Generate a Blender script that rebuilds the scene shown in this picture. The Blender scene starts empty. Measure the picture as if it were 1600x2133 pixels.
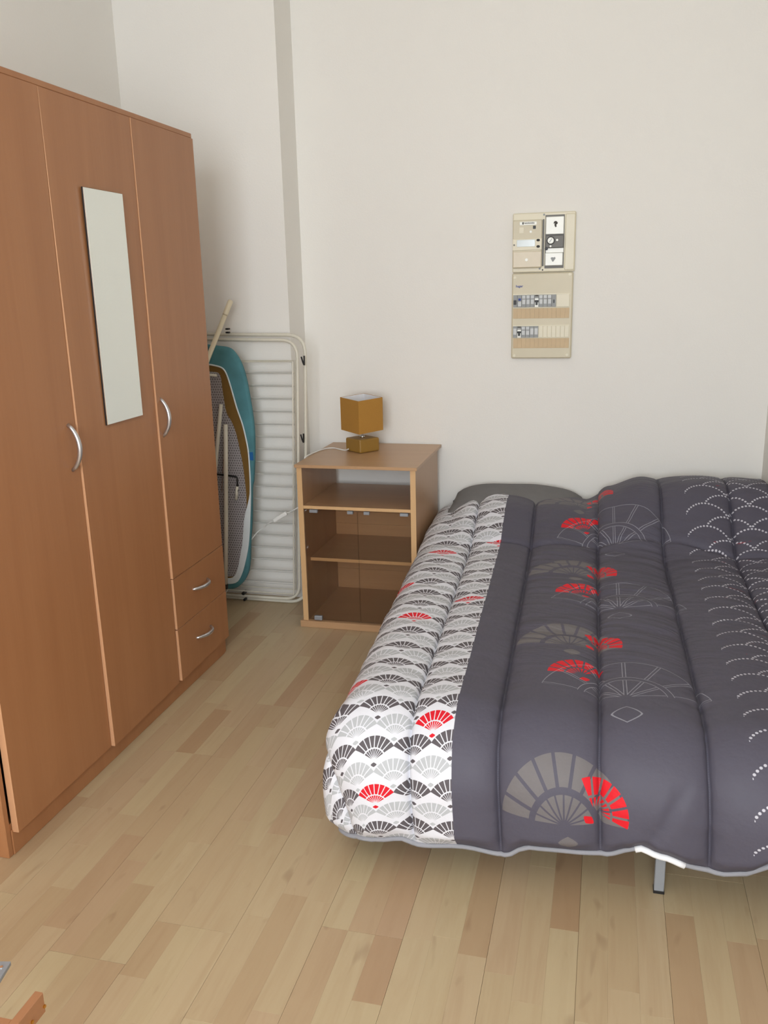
import bpy, bmesh, math, random
from mathutils import Vector, Matrix, noise
random.seed(7)
sc = bpy.context.scene
COL = sc.collection

# ------------------------------------------------------------------ camera, world, light, exposure
cam_d = bpy.data.cameras.new('camera')
cam_d.sensor_fit = 'VERTICAL'; cam_d.sensor_height = 36.0; cam_d.lens = 36.0 * 1810 / 2133
cam_d.clip_start = 0.02
cam = bpy.data.objects.new('camera', cam_d); COL.objects.link(cam)
f_ = 1810.0
d1 = Vector((472, -478, f_)); dv = Vector((170, (472 * 170 + f_ * f_) / 478, f_))
Yc = d1.normalized(); Zc = -dv.normalized(); Xc = Yc.cross(Zc)
R = Matrix((Xc, Yc, Zc))                      # camera frame (x right, y down, z ahead) -> world
m = Matrix(((R[0][0], -R[0][1], -R[0][2]), (R[1][0], -R[1][1], -R[1][2]), (R[2][0], -R[2][1], -R[2][2])))
cam.matrix_world = Matrix.Translation((0, 0, 1.40)) @ m.to_4x4()
sc.camera = cam

w = bpy.data.worlds.new('daylight'); sc.world = w; w.use_nodes = True
w.node_tree.nodes['Background'].inputs[0].default_value = (0.80, 0.90, 1.0, 1)
w.node_tree.nodes['Background'].inputs[1].default_value = 1.2

def area(name, loc, target, sx, sy, power, color):
    l = bpy.data.lights.new(name, 'AREA'); l.shape = 'RECTANGLE'; l.size = sx; l.size_y = sy
    l.energy = power; l.color = color
    o = bpy.data.objects.new(name, l); COL.objects.link(o); o.location = loc
    o.rotation_euler = (Vector(target) - Vector(loc)).to_track_quat('-Z', 'Y').to_euler()
    return o
# daylight entering through the window in the wall behind the camera
area('window_daylight', (-0.20, -1.98, 1.65), (-0.20, 3.8, 1.25), 1.30, 1.60, 115, (0.875, 0.935, 1.0))

sc.view_settings.view_transform = 'Standard'; sc.view_settings.look = 'None'
sc.view_settings.gamma = 1; sc.view_settings.use_curve_mapping = False
sc.view_settings.exposure = 0.0
sc.cycles.max_bounces = 10; sc.cycles.diffuse_bounces = 6
sc.cycles.use_denoising = True

# ------------------------------------------------------------------ node expression helper
class E:
    def __init__(s, nt, v): s.nt = nt; s.v = v
    def _m(s, op, *a):
        n = s.nt.nodes.new('ShaderNodeMath'); n.operation = op
        for i, x in enumerate((s,) + a):
            x = x.v if isinstance(x, E) else x
            if isinstance(x, (int, float)): n.inputs[i].default_value = float(x)
            else: s.nt.links.new(x, n.inputs[i])
        return E(s.nt, n.outputs[0])
    def __add__(s, o): return s._m('ADD', o)
    __radd__ = __add__
    def __sub__(s, o): return s._m('SUBTRACT', o)
    def __rsub__(s, o): return E(s.nt, float(o))._m('SUBTRACT', s)
    def __mul__(s, o): return s._m('MULTIPLY', o)
    __rmul__ = __mul__
    def __truediv__(s, o): return s._m('DIVIDE', o)
    def __lt__(s, o): return s._m('LESS_THAN', o)
    def __gt__(s, o): return s._m('GREATER_THAN', o)
    def __neg__(s): return s._m('MULTIPLY', -1.0)
    def abs(s): return s._m('ABSOLUTE')
    def floor(s): return s._m('FLOOR')
    def round(s): return s._m('ROUND')
    def fmod(s, p): return s._m('FLOORED_MODULO', p)
    def max(s, o): return s._m('MAXIMUM', o)
    def min(s, o): return s._m('MINIMUM', o)
    def sqrt(s): return s._m('SQRT')
    def atan2(s, o): return s._m('ARCTAN2', o)
    def sin(s): return s._m('SINE')
    def cos(s): return s._m('COSINE')
    def pow(s, o): return s._m('POWER', o)
    def near(s, c, e=0.5): return (s - c).abs() < e
    def clamp(s):
        r = s._m('ADD', 0.0); r.v.node.use_clamp = True; return r
def lin(c):
    def g(x):
        x /= 255.0
        return x / 12.92 if x <= 0.04045 else ((x + 0.055) / 1.055) ** 2.4
    return (g(c[0]), g(c[1]), g(c[2]), 1)
def mix(nt, fac, a, b):
    n = nt.nodes.new('ShaderNodeMix'); n.data_type = 'RGBA'
    for sock, x in ((n.inputs[0], fac), (n.inputs[6], a), (n.inputs[7], b)):
        x = x.v if isinstance(x, E) else x
        if isinstance(x, (int, float, tuple)): sock.default_value = x
        else: nt.links.new(x, sock)
    return n.outputs[2]
def new_mat(name):
    M = bpy.data.materials.new(name); M.use_nodes = True
    nt = M.node_tree; return M, nt, nt.nodes['Principled BSDF']
def coords(nt, kind='Object', scale=(1, 1, 1)):
    tc = nt.nodes.new('ShaderNodeTexCoord'); mp = nt.nodes.new('ShaderNodeMapping')
    nt.links.new(tc.outputs[kind], mp.inputs[0]); mp.inputs['Scale'].default_value = scale
    return mp.outputs[0]
def ntex(nt, vec, scale, detail=3, rough=0.5, dist=0):
    n = nt.nodes.new('ShaderNodeTexNoise'); n.inputs['Scale'].default_value = scale
    n.inputs['Detail'].default_value = detail; n.inputs['Roughness'].default_value = rough
    n.inputs['Distortion'].default_value = dist
    if vec is not None: nt.links.new(vec, n.inputs['Vector'])
    return E(nt, n.outputs[0])
def bump(nt, bs, h, strength, dist=0.001):
    b = nt.nodes.new('ShaderNodeBump'); b.inputs['Strength'].default_value = strength
    b.inputs['Distance'].default_value = dist
    nt.links.new(h.v if isinstance(h, E) else h, b.inputs['Height']); nt.links.new(b.outputs[0], bs.inputs['Normal'])
def plain(name, c, rough=0.5, metal=0, var=0.06, vs=30, bmp=0.0, bs_scale=300):
    M, nt, bs = new_mat(name)
    v = coords(nt)
    n = ntex(nt, v, vs)
    c0 = lin(c); dk = tuple(x * (1 - var) for x in c0[:3]) + (1,); lt = tuple(min(1, x * (1 + var)) for x in c0[:3]) + (1,)
    nt.links.new(mix(nt, n, dk, lt), bs.inputs['Base Color'])
    bs.inputs['Roughness'].default_value = rough; bs.inputs['Metallic'].default_value = metal
    if bmp: bump(nt, bs, ntex(nt, v, bs_scale, 2), bmp)
    return M
def wood(name, c, c2, axis, rough=0.42, seed=0.0):
    """wood foil with grain running along axis (0 x, 1 y, 2 z)"""
    M, nt, bs = new_mat(name)
    s = [14, 14, 14]; s[axis] = 0.8
    v = coords(nt, 'Object', tuple(s))
    s2 = [120, 120, 120]; s2[axis] = 5
    vf = coords(nt, 'Object', tuple(s2))
    a = ntex(nt, v, 1.0, 5, 0.55, 0.6); b = ntex(nt, vf, 1.0, 2, 0.5)
    f = ((a - 0.3) * 1.6 * 0.75 + b * 0.35).clamp()
    nt.links.new(mix(nt, f, lin(c), lin(c2)), bs.inputs['Base Color'])
    bs.inputs['Roughness'].default_value = rough
    bump(nt, bs, b, 0.05)
    return M

# ------------------------------------------------------------------ mesh helpers
def link(name, bm, mats, parent=None, smooth=False):
    me = bpy.data.meshes.new(name)
    bmesh.ops.recalc_face_normals(bm, faces=bm.faces[:])
    bm.to_mesh(me); bm.free()
    for x in (mats if isinstance(mats, (list, tuple)) else [mats]): me.materials.append(x)
    if smooth:
        for p in me.polygons: p.use_smooth = True
    o = bpy.data.objects.new(name, me); COL.objects.link(o)
    if parent is not None: attach(o, parent)
    return o
WLOC = {}
def attach(o, parent):
    """parent keeping the world place: meshes are written in world coordinates"""
    base = Vector((0, 0, 0)); p = parent
    while p is not None: base += p.location; p = p.parent
    o.parent = parent
    o.location = o.location - base
def tag(o, label=None, cat=None, group=None, kind=None):
    if label: o['label'] = label
    if cat: o['category'] = cat
    if group: o['group'] = group
    if kind: o['kind'] = kind
    return o
def thing(name, loc, label, cat, group=None):
    o = bpy.data.objects.new(name, None); COL.objects.link(o); o.location = loc; o.empty_display_size = 0.05
    return tag(o, label, cat, group)
def box(bm, a, b, bev=0.0, seg=2, mat=0, rot=None):
    r = bmesh.ops.create_cube(bm, size=1.0)
    vs = r['verts']
    for v in vs:
        v.co = Vector(((a[0] + b[0]) / 2 + v.co.x * (b[0] - a[0]), (a[1] + b[1]) / 2 + v.co.y * (b[1] - a[1]), (a[2] + b[2]) / 2 + v.co.z * (b[2] - a[2])))
    fs = set(f for v in vs for f in v.link_faces)
    for f in fs: f.material_index = mat
    if bev:
        es = list(set(e for v in vs for e in v.link_edges))
        g = bmesh.ops.bevel(bm, geom=es, offset=bev, segments=seg, affect='EDGES', profile=0.5)
        vs = list(set(v for f in g['faces'] for v in f.verts) | set(v for v in vs if v.is_valid))
    if rot is not None:
        bmesh.ops.transform(bm, matrix=rot, verts=[v for v in vs if v.is_valid])
    return bm
def bx(a, b, bev=0.0, seg=2, mat=0, rot=None):
    return box(bmesh.new(), a, b, bev, seg, mat, rot)
def tube(bm, pts, r, n=8, cap=True, ry=None, closed=False):
    pts = [Vector(p) for p in pts]
    N = len(pts); rings = []
    rr = r if isinstance(r, (list, tuple)) else [r] * N
    t0 = (pts[1] - pts[0]).normalized()
    up = Vector((0, 0, 1)) if abs(t0.z) < 0.9 else Vector((1, 0, 0))
    nrm = (up - t0 * up.dot(t0)).normalized()
    for i, p in enumerate(pts):
        if closed: t = (pts[(i + 1) % N] - pts[i - 1]).normalized()
        elif i == 0: t = (pts[1] - pts[0]).normalized()
        elif i == N - 1: t = (pts[-1] - pts[-2]).normalized()
        else: t = (pts[i + 1] - pts[i - 1]).normalized()
        nrm = (nrm - t * nrm.dot(t)).normalized(); b = t.cross(nrm)
        ring = []
        for k in range(n):
            a = 2 * math.pi * k / n
            ring.append(bm.verts.new(p + nrm * math.cos(a) * rr[i] + b * math.sin(a) * (rr[i] if ry is None else ry)))
        rings.append(ring)
    for i in range(N - 1 + (1 if closed else 0)):
        A = rings[i]; B = rings[(i + 1) % N]
        for k in range(n): bm.faces.new((A[k], A[(k + 1) % n], B[(k + 1) % n], B[k]))
    if cap and not closed:
        bm.faces.new(rings[0][::-1]); bm.faces.new(rings[-1])
    return bm
def tb(pts, r, n=8, **k): return tube(bmesh.new(), pts, r, n, **k)
def arc_round(pts, rad, seg=6):
    """round the inner corners of a polyline"""
    P = [Vector(p) for p in pts]; out = [P[0]]
    for i in range(1, len(P) - 1):
        a = (P[i - 1] - P[i]).normalized(); b = (P[i + 1] - P[i]).normalized()
        s = P[i] + a * rad; e = P[i] + b * rad
        for k in range(seg + 1):
            t = k / seg
            out.append(s * (1 - t) ** 2 + P[i] * 2 * t * (1 - t) + e * t * t)
    out.append(P[-1]); return out
def smooth_path(pts, sub=6):
    P = [Vector(p) for p in pts]; out = []
    for i in range(len(P) - 1):
        p0 = P[max(i - 1, 0)]; p1 = P[i]; p2 = P[i + 1]; p3 = P[min(i + 2, len(P) - 1)]
        for k in range(sub):
            t = k / sub
            out.append(0.5 * ((2 * p1) + (p2 - p0) * t + (2 * p0 - 5 * p1 + 4 * p2 - p3) * t * t + (3 * p1 - p0 - 3 * p2 + p3) * t ** 3))
    out.append(P[-1]); return out
def prism(bm, poly, axis, a, b, mat=0):
    """extrude a 2-D polygon along axis between a and b"""
    def mk(p, d):
        if axis == 1: return (p[0], d, p[1])
        if axis == 2: return (p[0], p[1], d)
        return (d, p[0], p[1])
    A = [bm.verts.new(mk(p, a)) for p in poly]; B = [bm.verts.new(mk(p, b)) for p in poly]
    n = len(poly)
    fs = [bm.faces.new(A[::-1]), bm.faces.new(B)]
    for i in range(n): fs.append(bm.faces.new((A[i], A[(i + 1) % n], B[(i + 1) % n], B[i])))
    for f in fs: f.material_index = mat
    return bm
def interp(tab, x):
    if x <= tab[0][0]: return tab[0][1]
    for (a, p), (b, q) in zip(tab, tab[1:]):
        if x <= b:
            t = (x - a) / (b - a); t = t * t * (3 - 2 * t)
            return p + (q - p) * t
    return tab[-1][1]
def sstep(a, b, x):
    t = min(1, max(0, (x - a) / (b - a))); return t * t * (3 - 2 * t)

# ------------------------------------------------------------------ materials
def wall_mat():
    M, nt, bs = new_mat('wall_paint')
    v = coords(nt)
    n = ntex(nt, v, 1.3, 4, 0.6); g = ntex(nt, v, 160, 3, 0.6)
    nt.links.new(mix(nt, n, lin((232, 229, 223)), lin((237, 234, 228))), bs.inputs['Base Color'])
    bs.inputs['Roughness'].default_value = 0.75
    bump(nt, bs, g, 0.35, 0.0012)
    return M
M_wall = wall_mat()
M_ceil = plain('ceiling_paint', (238, 236, 230), 0.9)
WARD1, WARD2 = (158, 106, 68), (174, 122, 82)
M_ward = wood('beech_foil', WARD1, WARD2, 2, 0.38)
M_wedge = wood('beech_edge_band', (196, 146, 108), (204, 156, 118), 2, 0.4)
M_cab = wood('light_beech', (176, 138, 102), (192, 155, 116), 0, 0.34)
M_cabv = wood('light_beech_upright', (168, 130, 96), (184, 147, 110), 2, 0.36)
M_cabe = wood('light_beech_edge', (206, 166, 118), (214, 176, 130), 2, 0.4)
M_frame_w = wood('stool_wood', (158, 108, 74), (174, 124, 88), 1, 0.4)
M_silver = plain('satin_silver', (205, 205, 208), 0.28, 0.9)
M_grey_metal = plain('grey_metal', (150, 154, 160), 0.4, 0.3)
M_chrome = plain('chrome', (225, 225, 225), 0.12, 1.0)
M_black = plain('black_plastic', (22, 22, 24), 0.45)
M_white_pl = plain('white_plastic', (232, 232, 228), 0.35)
M_rack = plain('cream_enamel', (216, 211, 196), 0.35)
M_pole = plain('cream_pole', (222, 210, 182), 0.4)
M_brass = plain('brass', (220, 170, 80), 0.25, 1.0)
M_mattress = plain('mattress_ticking', (170, 168, 166), 0.9)
M_pillow = plain('grey_pillowcase', (112, 110, 110), 0.85, var=0.1, bmp=0.2)
M_piping = plain('grey_lining', (146, 146, 152), 0.85, bmp=0.2)
M_tag = plain('white_fabric', (240, 240, 242), 0.85)
M_amber = plain('mustard_ceramic', (148, 112, 48), 0.38, var=0.08, vs=12)
def shade_mat():
    M, nt, bs = new_mat('mustard_lampshade')
    v = coords(nt, 'Object', (1, 1, 1)); n = ntex(nt, v, 350, 2)
    nt.links.new(mix(nt, n, lin((168, 120, 48)), lin((180, 132, 58))), bs.inputs['Base Color'])
    bs.inputs['Roughness'].default_value = 0.85; bump(nt, bs, n, 0.2)
    return M
M_shade = shade_mat()
M_shade_in = plain('white_lampshade_lining', (225, 224, 226), 0.9)
M_teal = plain('teal_cotton', (76, 128, 136), 0.85, var=0.38, vs=12, bmp=0.3)  # strong dark mottling paints in the shading of the cover's gathers
M_wire = plain('shaded_enamel_wire', (200, 199, 194), 0.4)  # enamel greyed below the frame's cream: shade on the wires put into the colour
M_blue_patch = plain('blue_print', (24, 92, 150), 0.85)
M_ochre = plain('ochre_felt', (118, 88, 38), 0.95, var=0.12)
M_elastic = plain('white_elastic', (215, 222, 224), 0.9)
def mesh_mat():
    M, nt, bs = new_mat('perforated_grey_steel')
    v = coords(nt)
    s = nt.nodes.new('ShaderNodeSeparateXYZ'); nt.links.new(v, s.inputs[0])
    x = E(nt, s.outputs[0]); z = E(nt, s.outputs[2])
    P = 0.011
    row = (z / P).floor()
    a = (x / P + row * 0.5).fmod(1.0) - 0.5; b = (z / P).fmod(1.0) - 0.5
    d = (a * a + b * b).sqrt()
    nt.links.new(mix(nt, d < 0.30, lin((164, 160, 162)), lin((104, 98, 100))), bs.inputs['Base Color'])
    bs.inputs['Roughness'].default_value = 0.5
    return M
M_mesh = mesh_mat()
def mirror_mat():
    M, nt, bs = new_mat('mirror_silvering')
    n = ntex(nt, coords(nt), 2, 2)
    nt.links.new(mix(nt, n, (0.84, 0.88, 0.84, 1), (0.88, 0.91, 0.87, 1)), bs.inputs['Base Color'])
    bs.inputs['Metallic'].default_value = 1; bs.inputs['Roughness'].default_value = 0.02
    return M
M_mirror = mirror_mat()
def glass_mat():
    M, nt, bs = new_mat('bronze_tinted_glass')
    for n in list(nt.nodes):
        if n.type == 'BSDF_PRINCIPLED': nt.nodes.remove(n)
    out = [n for n in nt.nodes if n.type == 'OUTPUT_MATERIAL'][0]
    t = nt.nodes.new('ShaderNodeBsdfTransparent'); t.inputs[0].default_value = (0.92, 0.885, 0.845, 1)
    g = nt.nodes.new('ShaderNodeBsdfGlossy'); g.inputs['Roughness'].default_value = 0.03
    fr = nt.nodes.new('ShaderNodeFresnel'); fr.inputs[0].default_value = 1.45
    mx = nt.nodes.new('ShaderNodeMixShader')
    nt.links.new(fr.outputs[0], mx.inputs[0]); nt.links.new(t.outputs[0], mx.inputs[1]); nt.links.new(g.outputs[0], mx.inputs[2])
    nt.links.new(mx.outputs[0], out.inputs[0])
    return M
M_glass = glass_mat()

# ------------------------------------------------------------------ room shell
XL, XR, YF, YB, YP, ZC = -2.06, 0.645, -1.85, 3.835, 3.64, 2.95
XE = -1.345                                     # edge of the projecting part of the back wall
fl = tag(link('floor', bx((XL - .1, YF - .1, -0.06), (XR + .1, YB + .1, -0.008)), M_cab), kind='structure')
tag(link('wall_back', prism(bmesh.new(), [(XL - .1, YP), (XE, YP), (XE, YB), (XR + .1, YB), (XR + .1, YB + .1), (XL - .1, YB + .1)], 2, -0.01, ZC), M_wall), kind='structure')
tag(link('wall_left', bx((XL - .1, YF, -0.01), (XL, YP, ZC)), M_wall), kind='structure')
tag(link('wall_right', bx((XR, YF, -0.01), (XR + .1, YB, ZC)), M_wall), kind='structure')
WX0, WX1, WZ0, WZ1 = -0.90, 0.50, 0.80, 2.50
bm = bmesh.new()
box(bm, (XL - .1, YF - .1, -0.01), (WX0, YF, ZC)); box(bm, (WX1, YF - .1, -0.01), (XR + .1, YF, ZC))
box(bm, (WX0, YF - .1, -0.01), (WX1, YF, WZ0)); box(bm, (WX0, YF - .1, WZ1), (WX1, YF, ZC))
tag(link('wall_front', bm, M_wall), kind='structure')
bm = bmesh.new()
for x in (WX0, (WX0 + WX1) / 2 - .02, WX1 - .04): box(bm, (x, YF - .07, WZ0), (x + .04, YF - .02, WZ1))
for z in (WZ0, WZ1 - .04): box(bm, (WX0, YF - .07, z), (WX1, YF - .02, z + .04))
tag(link('window_1', bm, M_white_pl), kind='structure')
tag(link('ceiling', bx((XL - .1, YF - .1, ZC), (XR + .1, YB + .1, ZC + .1)), M_ceil), kind='structure')

# ---- laminate floor: every strip is a plank of its own
def floor_mat():
    M, nt, bs = new_mat('maple_laminate')
    at = nt.nodes.new('ShaderNodeAttribute'); at.attribute_name = 'tone'
    s = nt.nodes.new('ShaderNodeSeparateColor'); nt.links.new(at.outputs['Color'], s.inputs[0])
    tone = E(nt, s.outputs[0]); seed = E(nt, s.outputs[1]); pink = E(nt, s.outputs[2])
    g = nt.nodes.new('ShaderNodeNewGeometry')
    sp = nt.nodes.new('ShaderNodeSeparateXYZ'); nt.links.new(g.outputs['Position'], sp.inputs[0])
    def vec(kx, ky):
        c = nt.nodes.new('ShaderNodeCombineXYZ')
        for i, e in enumerate((E(nt, sp.outputs[0]) * kx, E(nt, sp.outputs[1]) * ky, seed * 40)): nt.links.new(e.v, c.inputs[i])
        return c.outputs[0]
    a = ntex(nt, vec(22, 2.2), 1, 4, 0.6, 1.2); b = ntex(nt, vec(150, 6), 1, 2, 0.5); k = ntex(nt, vec(26, 9), 1, 1, 0.4, 0.5)
    base = mix(nt, tone, lin((192, 175, 140)), lin((172, 142, 110)))
    base = mix(nt, pink * 0.5, base, lin((186, 158, 130)))
    f = ((a - 0.45) * 1.7).clamp() * 0.50 + b * 0.16
    c2 = mix(nt, f, base, lin((158, 126, 94)))
    knot = ((k - 0.70) * 9).clamp() * 0.3
    c3 = mix(nt, knot, c2, lin((128, 96, 72)))
    nt.links.new(c3, bs.inputs['Base Color'])
    bs.inputs['Roughness'].default_value = 0.42
    bump(nt, bs, b, 0.04)
    return M
M_floor = floor_mat()
SW, X00 = 0.0630, -0.2015
vis, rest = [], []
for k in range(-31, 15):
    x0 = X00 + k * SW; x1 = x0 + SW
    if x1 > XR: x1 = XR
    if x1 < XL or x0 > XR: continue
    x0 = max(x0, XL)
    board = (k + 300) // 3; lane = (k + 300) % 3
    rb = random.Random(board * 17 + 3)
    joint = rb.random() * 1.2
    ys = []                                      # board joints (shared by the three strips) and strip joints
    y = YF - 1.2 + joint
    rs = random.Random(k * 31 + 5)
    edges = []
    while y < YB + .1:
        edges.append((y, True))
        c = y + 0.16 + rs.random() * 0.30
        while c < y + 1.2 - 0.14:
            edges.append((c, False)); c += 0.30 + rs.random() * 0.24
        y += 1.2
    for (ya, ja), (yb_, jb) in zip(edges, edges[1:]):
        a = max(ya, YF); b = min(yb_, YB)
        if b - a < 0.02: continue
        gx0 = 0.0003 if lane == 0 else 0.00005; gx1 = 0.0003 if lane == 2 else 0.00005
        ga = 0.0004 if ja else 0.00005; gb = 0.0004 if jb else 0.00005
        r_ = rs.random()
        tone = 0.05 + 0.30 * rs.random() if r_ < 0.70 else (0.45 + 0.25 * rs.random() if r_ < 0.9 else 0.75 + 0.25 * rs.random())
        rec = (x0 + gx0, a + ga, x1 - gx1, b - gb, tone, rs.random(), rs.random() ** 2)
        cx, cy = (x0 + x1) / 2, (a + b) / 2
        see = b > 0.95 and cx > -1.43 and not (cx > -0.3 and a > 2.3)
        if cx < -1.25 and b < 1.1: see = False
        (vis if see else rest).append(rec)
vis.sort(key=lambda r: (r[0] / 2) ** 2 + r[1] ** 2)
rest += vis[300:]; vis = vis[:300]
def plank_bm(recs):
    bm = bmesh.new(); cl = bm.loops.layers.float_color.new('tone')
    for (xa, ya, xb, yb_, t, s, p) in recs:
        e = 0.0003
        lo = [bm.verts.new(c) for c in ((xa, ya, -.008), (xb, ya, -.008), (xb, yb_, -.008), (xa, yb_, -.008))]
        md = [bm.verts.new(c) for c in ((xa, ya, -e * .6), (xb, ya, -e * .6), (xb, yb_, -e * .6), (xa, yb_, -e * .6))]
        hi = [bm.verts.new(c) for c in ((xa + e, ya + e, 0), (xb - e, ya + e, 0), (xb - e, yb_ - e, 0), (xa + e, yb_ - e, 0))]
        fs = [bm.faces.new(hi)]
        for i in range(4):
            j = (i + 1) % 4
            fs.append(bm.faces.new((lo[i], lo[j], md[j], md[i]))); fs.append(bm.faces.new((md[i], md[j], hi[j], hi[i])))
        for f in fs:
            for l in f.loops: l[cl] = (t, s, p, 1)
    return bm
for r in vis: link('plank', plank_bm([r]), M_floor, fl)
tag(link('planks_beyond', plank_bm(rest), M_floor, fl), kind='stuff')

# ------------------------------------------------------------------ wardrobe
WF = -1.423; WY0, WY1, WH = 1.640, 2.985, 1.932
W = thing('wardrobe', (-1.75, 2.31, 0), 'tall orange-brown beech wardrobe with three doors and two drawers against left wall', 'wardrobe')
bm = bmesh.new()
xb = XL + 0.012
box(bm, (xb, WY0, 0), (WF - 0.019, WY0 + .018, WH - .016), .0015, 1)
box(bm, (xb, WY1 - .018, 0), (WF - 0.019, WY1, WH - .016), .0015, 1)
box(bm, (xb, WY0 + .018, 0.07), (xb + .006, WY1 - .018, WH - .02))
box(bm, (xb, 2.553, .07), (WF - .02, 2.571, WH - .02))
box(bm, (xb, WY0 + .018, .07), (WF - .02, WY1 - .018, .088))
link('carcass', bm, M_ward, W)
link('top_panel', bx((xb, WY0 - .004, WH - .0155), (WF - .001, WY1 - .012, WH), .0015, 1), M_ward, W)
link('plinth', bx((WF - .034, WY0 + .0185, 0), (WF - .016, WY1 - .0185, .0695), .0012, 1), M_ward, W)
def door(y0, y1, z0, z1, pn_t, pn_b, pf_t=0, pf_b=0):
    """slightly warped board: near/far edge stands proud by pn/pf at top and bottom"""
    bm = bmesh.new(); n = 6; th = .018; e = .0012
    def row(z, pn, pf):
        x = WF + 0.0
        pts = [(x - th + pn, y0), (x + pn - e, y0), (x + pn, y0 + e), (x + pf, y1 - e), (x + pf - e, y1), (x - th + pf, y1)]
        return [bm.verts.new((a, b, z)) for a, b in pts]
    rows = [row(z0 + (z1 - z0) * i / n, pn_b + (pn_t - pn_b) * i / n, pf_b + (pf_t - pf_b) * i / n) for i in range(n + 1)]
    for A, B in zip(rows, rows[1:]):
        for k in range(6):
            f = bm.faces.new((A[k], A[(k + 1) % 6], B[(k + 1) % 6], B[k])); f.material_index = 0 if k in (2, 5) else 1
    for r in (rows[0], rows[-1]):
        f = bm.faces.new(r); f.material_index = 1
    return bm
def bow_handle(parent, c, length, vertical, out=0.030):
    pts = []
    for i in range(15):
        t = i / 14; s = (t - .5) * length
        o_ = out * (1 - (2 * t - 1) ** 2) ** 0.8
        pts.append((WF + .0005 + o_, c[0] + (0 if vertical else s), c[1] + (s if vertical else 0)))
    rr = [0.0048 + 0.0022 * math.sin(math.pi * i / 14) for i in range(15)]
    return link('handle', tb(pts, rr, 10), M_silver, parent, True)
ZT = WH - .0165
d = link('door', door(1.664, 2.108, .064, ZT, .0, .0), [M_ward, M_wedge], W); bow_handle(d, (2.072, 0.995), .128, True)
d = link('door', door(2.111, 2.557, .064, ZT, -.0012, .0105), [M_ward, M_wedge], W)
d = link('door', door(2.560, 2.980, .450, ZT, .0008, .0075), [M_ward, M_wedge], W); bow_handle(d, (2.588, 1.003), .128, True)
d = link('drawer', door(2.563, 2.980, .263, .446, .0055, .006, .001, .001), [M_ward, M_wedge], W); bow_handle(d, (2.765, .362), .122, False)
d = link('drawer', door(2.563, 2.980, .070, .259, .006, .008, .001, .001), [M_ward, M_wedge], W); bow_handle(d, (2.762, .175), .122, False)
# mirror stuck on the middle door
Mi = thing('mirror', (-1.416, 2.355, 1.36), 'frameless narrow mirror stuck upright on the middle wardrobe door', 'mirror')
link('glass', bx((WF + .0075, 2.253, 1.030), (WF + .0115, 2.456, 1.688), .0008, 1), M_mirror, Mi)
link('backing', bx((WF + .0045, 2.252, 1.029), (WF + .0074, 2.457, 1.689)), M_black, Mi)

# ------------------------------------------------------------------ side cabinet
Cb = thing('side_cabinet', (-0.97, 3.55, 0), 'small light beech cabinet with open top bay and tinted glass doors', 'cabinet')
link('top', bx((-1.226, 3.288, .6965), (-0.713, 3.822, .7095), .001, 1), M_cab, Cb)
def side(x0, x1):
    bm = bx((x0, 3.3005, .0285), (x1, 3.765, .6965)); bm.faces.ensure_lookup_table()
    for f in bm.faces:
        if f.calc_center_median().y < 3.301: f.material_index = 1
    return link('side_panel', bm, [M_cabv, M_cabe], Cb)
side(-1.221, -1.199); side(-0.743, -0.721)
link('base', bx((-1.234, 3.292, 0), (-0.708, 3.765, .0285), .001, 1), M_cab, Cb)
def shelf(y0, z0, z1):
    bm = bx((-1.1985, y0, z0), (-0.7435, 3.735, z1))
    for f in bm.faces:
        if f.calc_center_median().y < y0 + .001: f.material_index = 1
    return link('shelf', bm, [M_cab, M_cabe], Cb)
shelf(3.301, .522, .535); shelf(3.362, .278, .292)
bm = bmesh.new()
for z0, z1 in ((.029, .125), (.1255, .208), (.2085, .345), (.3455, .5215)):
    box(bm, (-1.1985, 3.7355, z0), (-0.7435, 3.741, z1), .0006, 1)
link('back_panel', bm, M_cab, Cb)
for xa, xb_, hx in ((-1.197, -0.9695, -1), (-0.9675, -0.745, 1)):
    g = link('glass_door', bx((xa, 3.3045, .034), (xb_, 3.3095, .517), .0008, 1), M_glass, Cb)
    for c in ((-1.173, -1.139), (-1.010, -0.986)) if hx < 0 else ((-0.940, -0.916), (-0.788, -0.754)):
        link('clip', bx((c[0], 3.2985, .506), (c[1], 3.313, .519), .001, 1), M_grey_metal, g)
    c = (-1.173, -1.138) if hx < 0 else (-0.79, -0.755)
    link('hinge', bx((c[0], 3.2985, .0315), (c[1], 3.314, .051), .003, 2), M_grey_metal, g)

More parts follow.
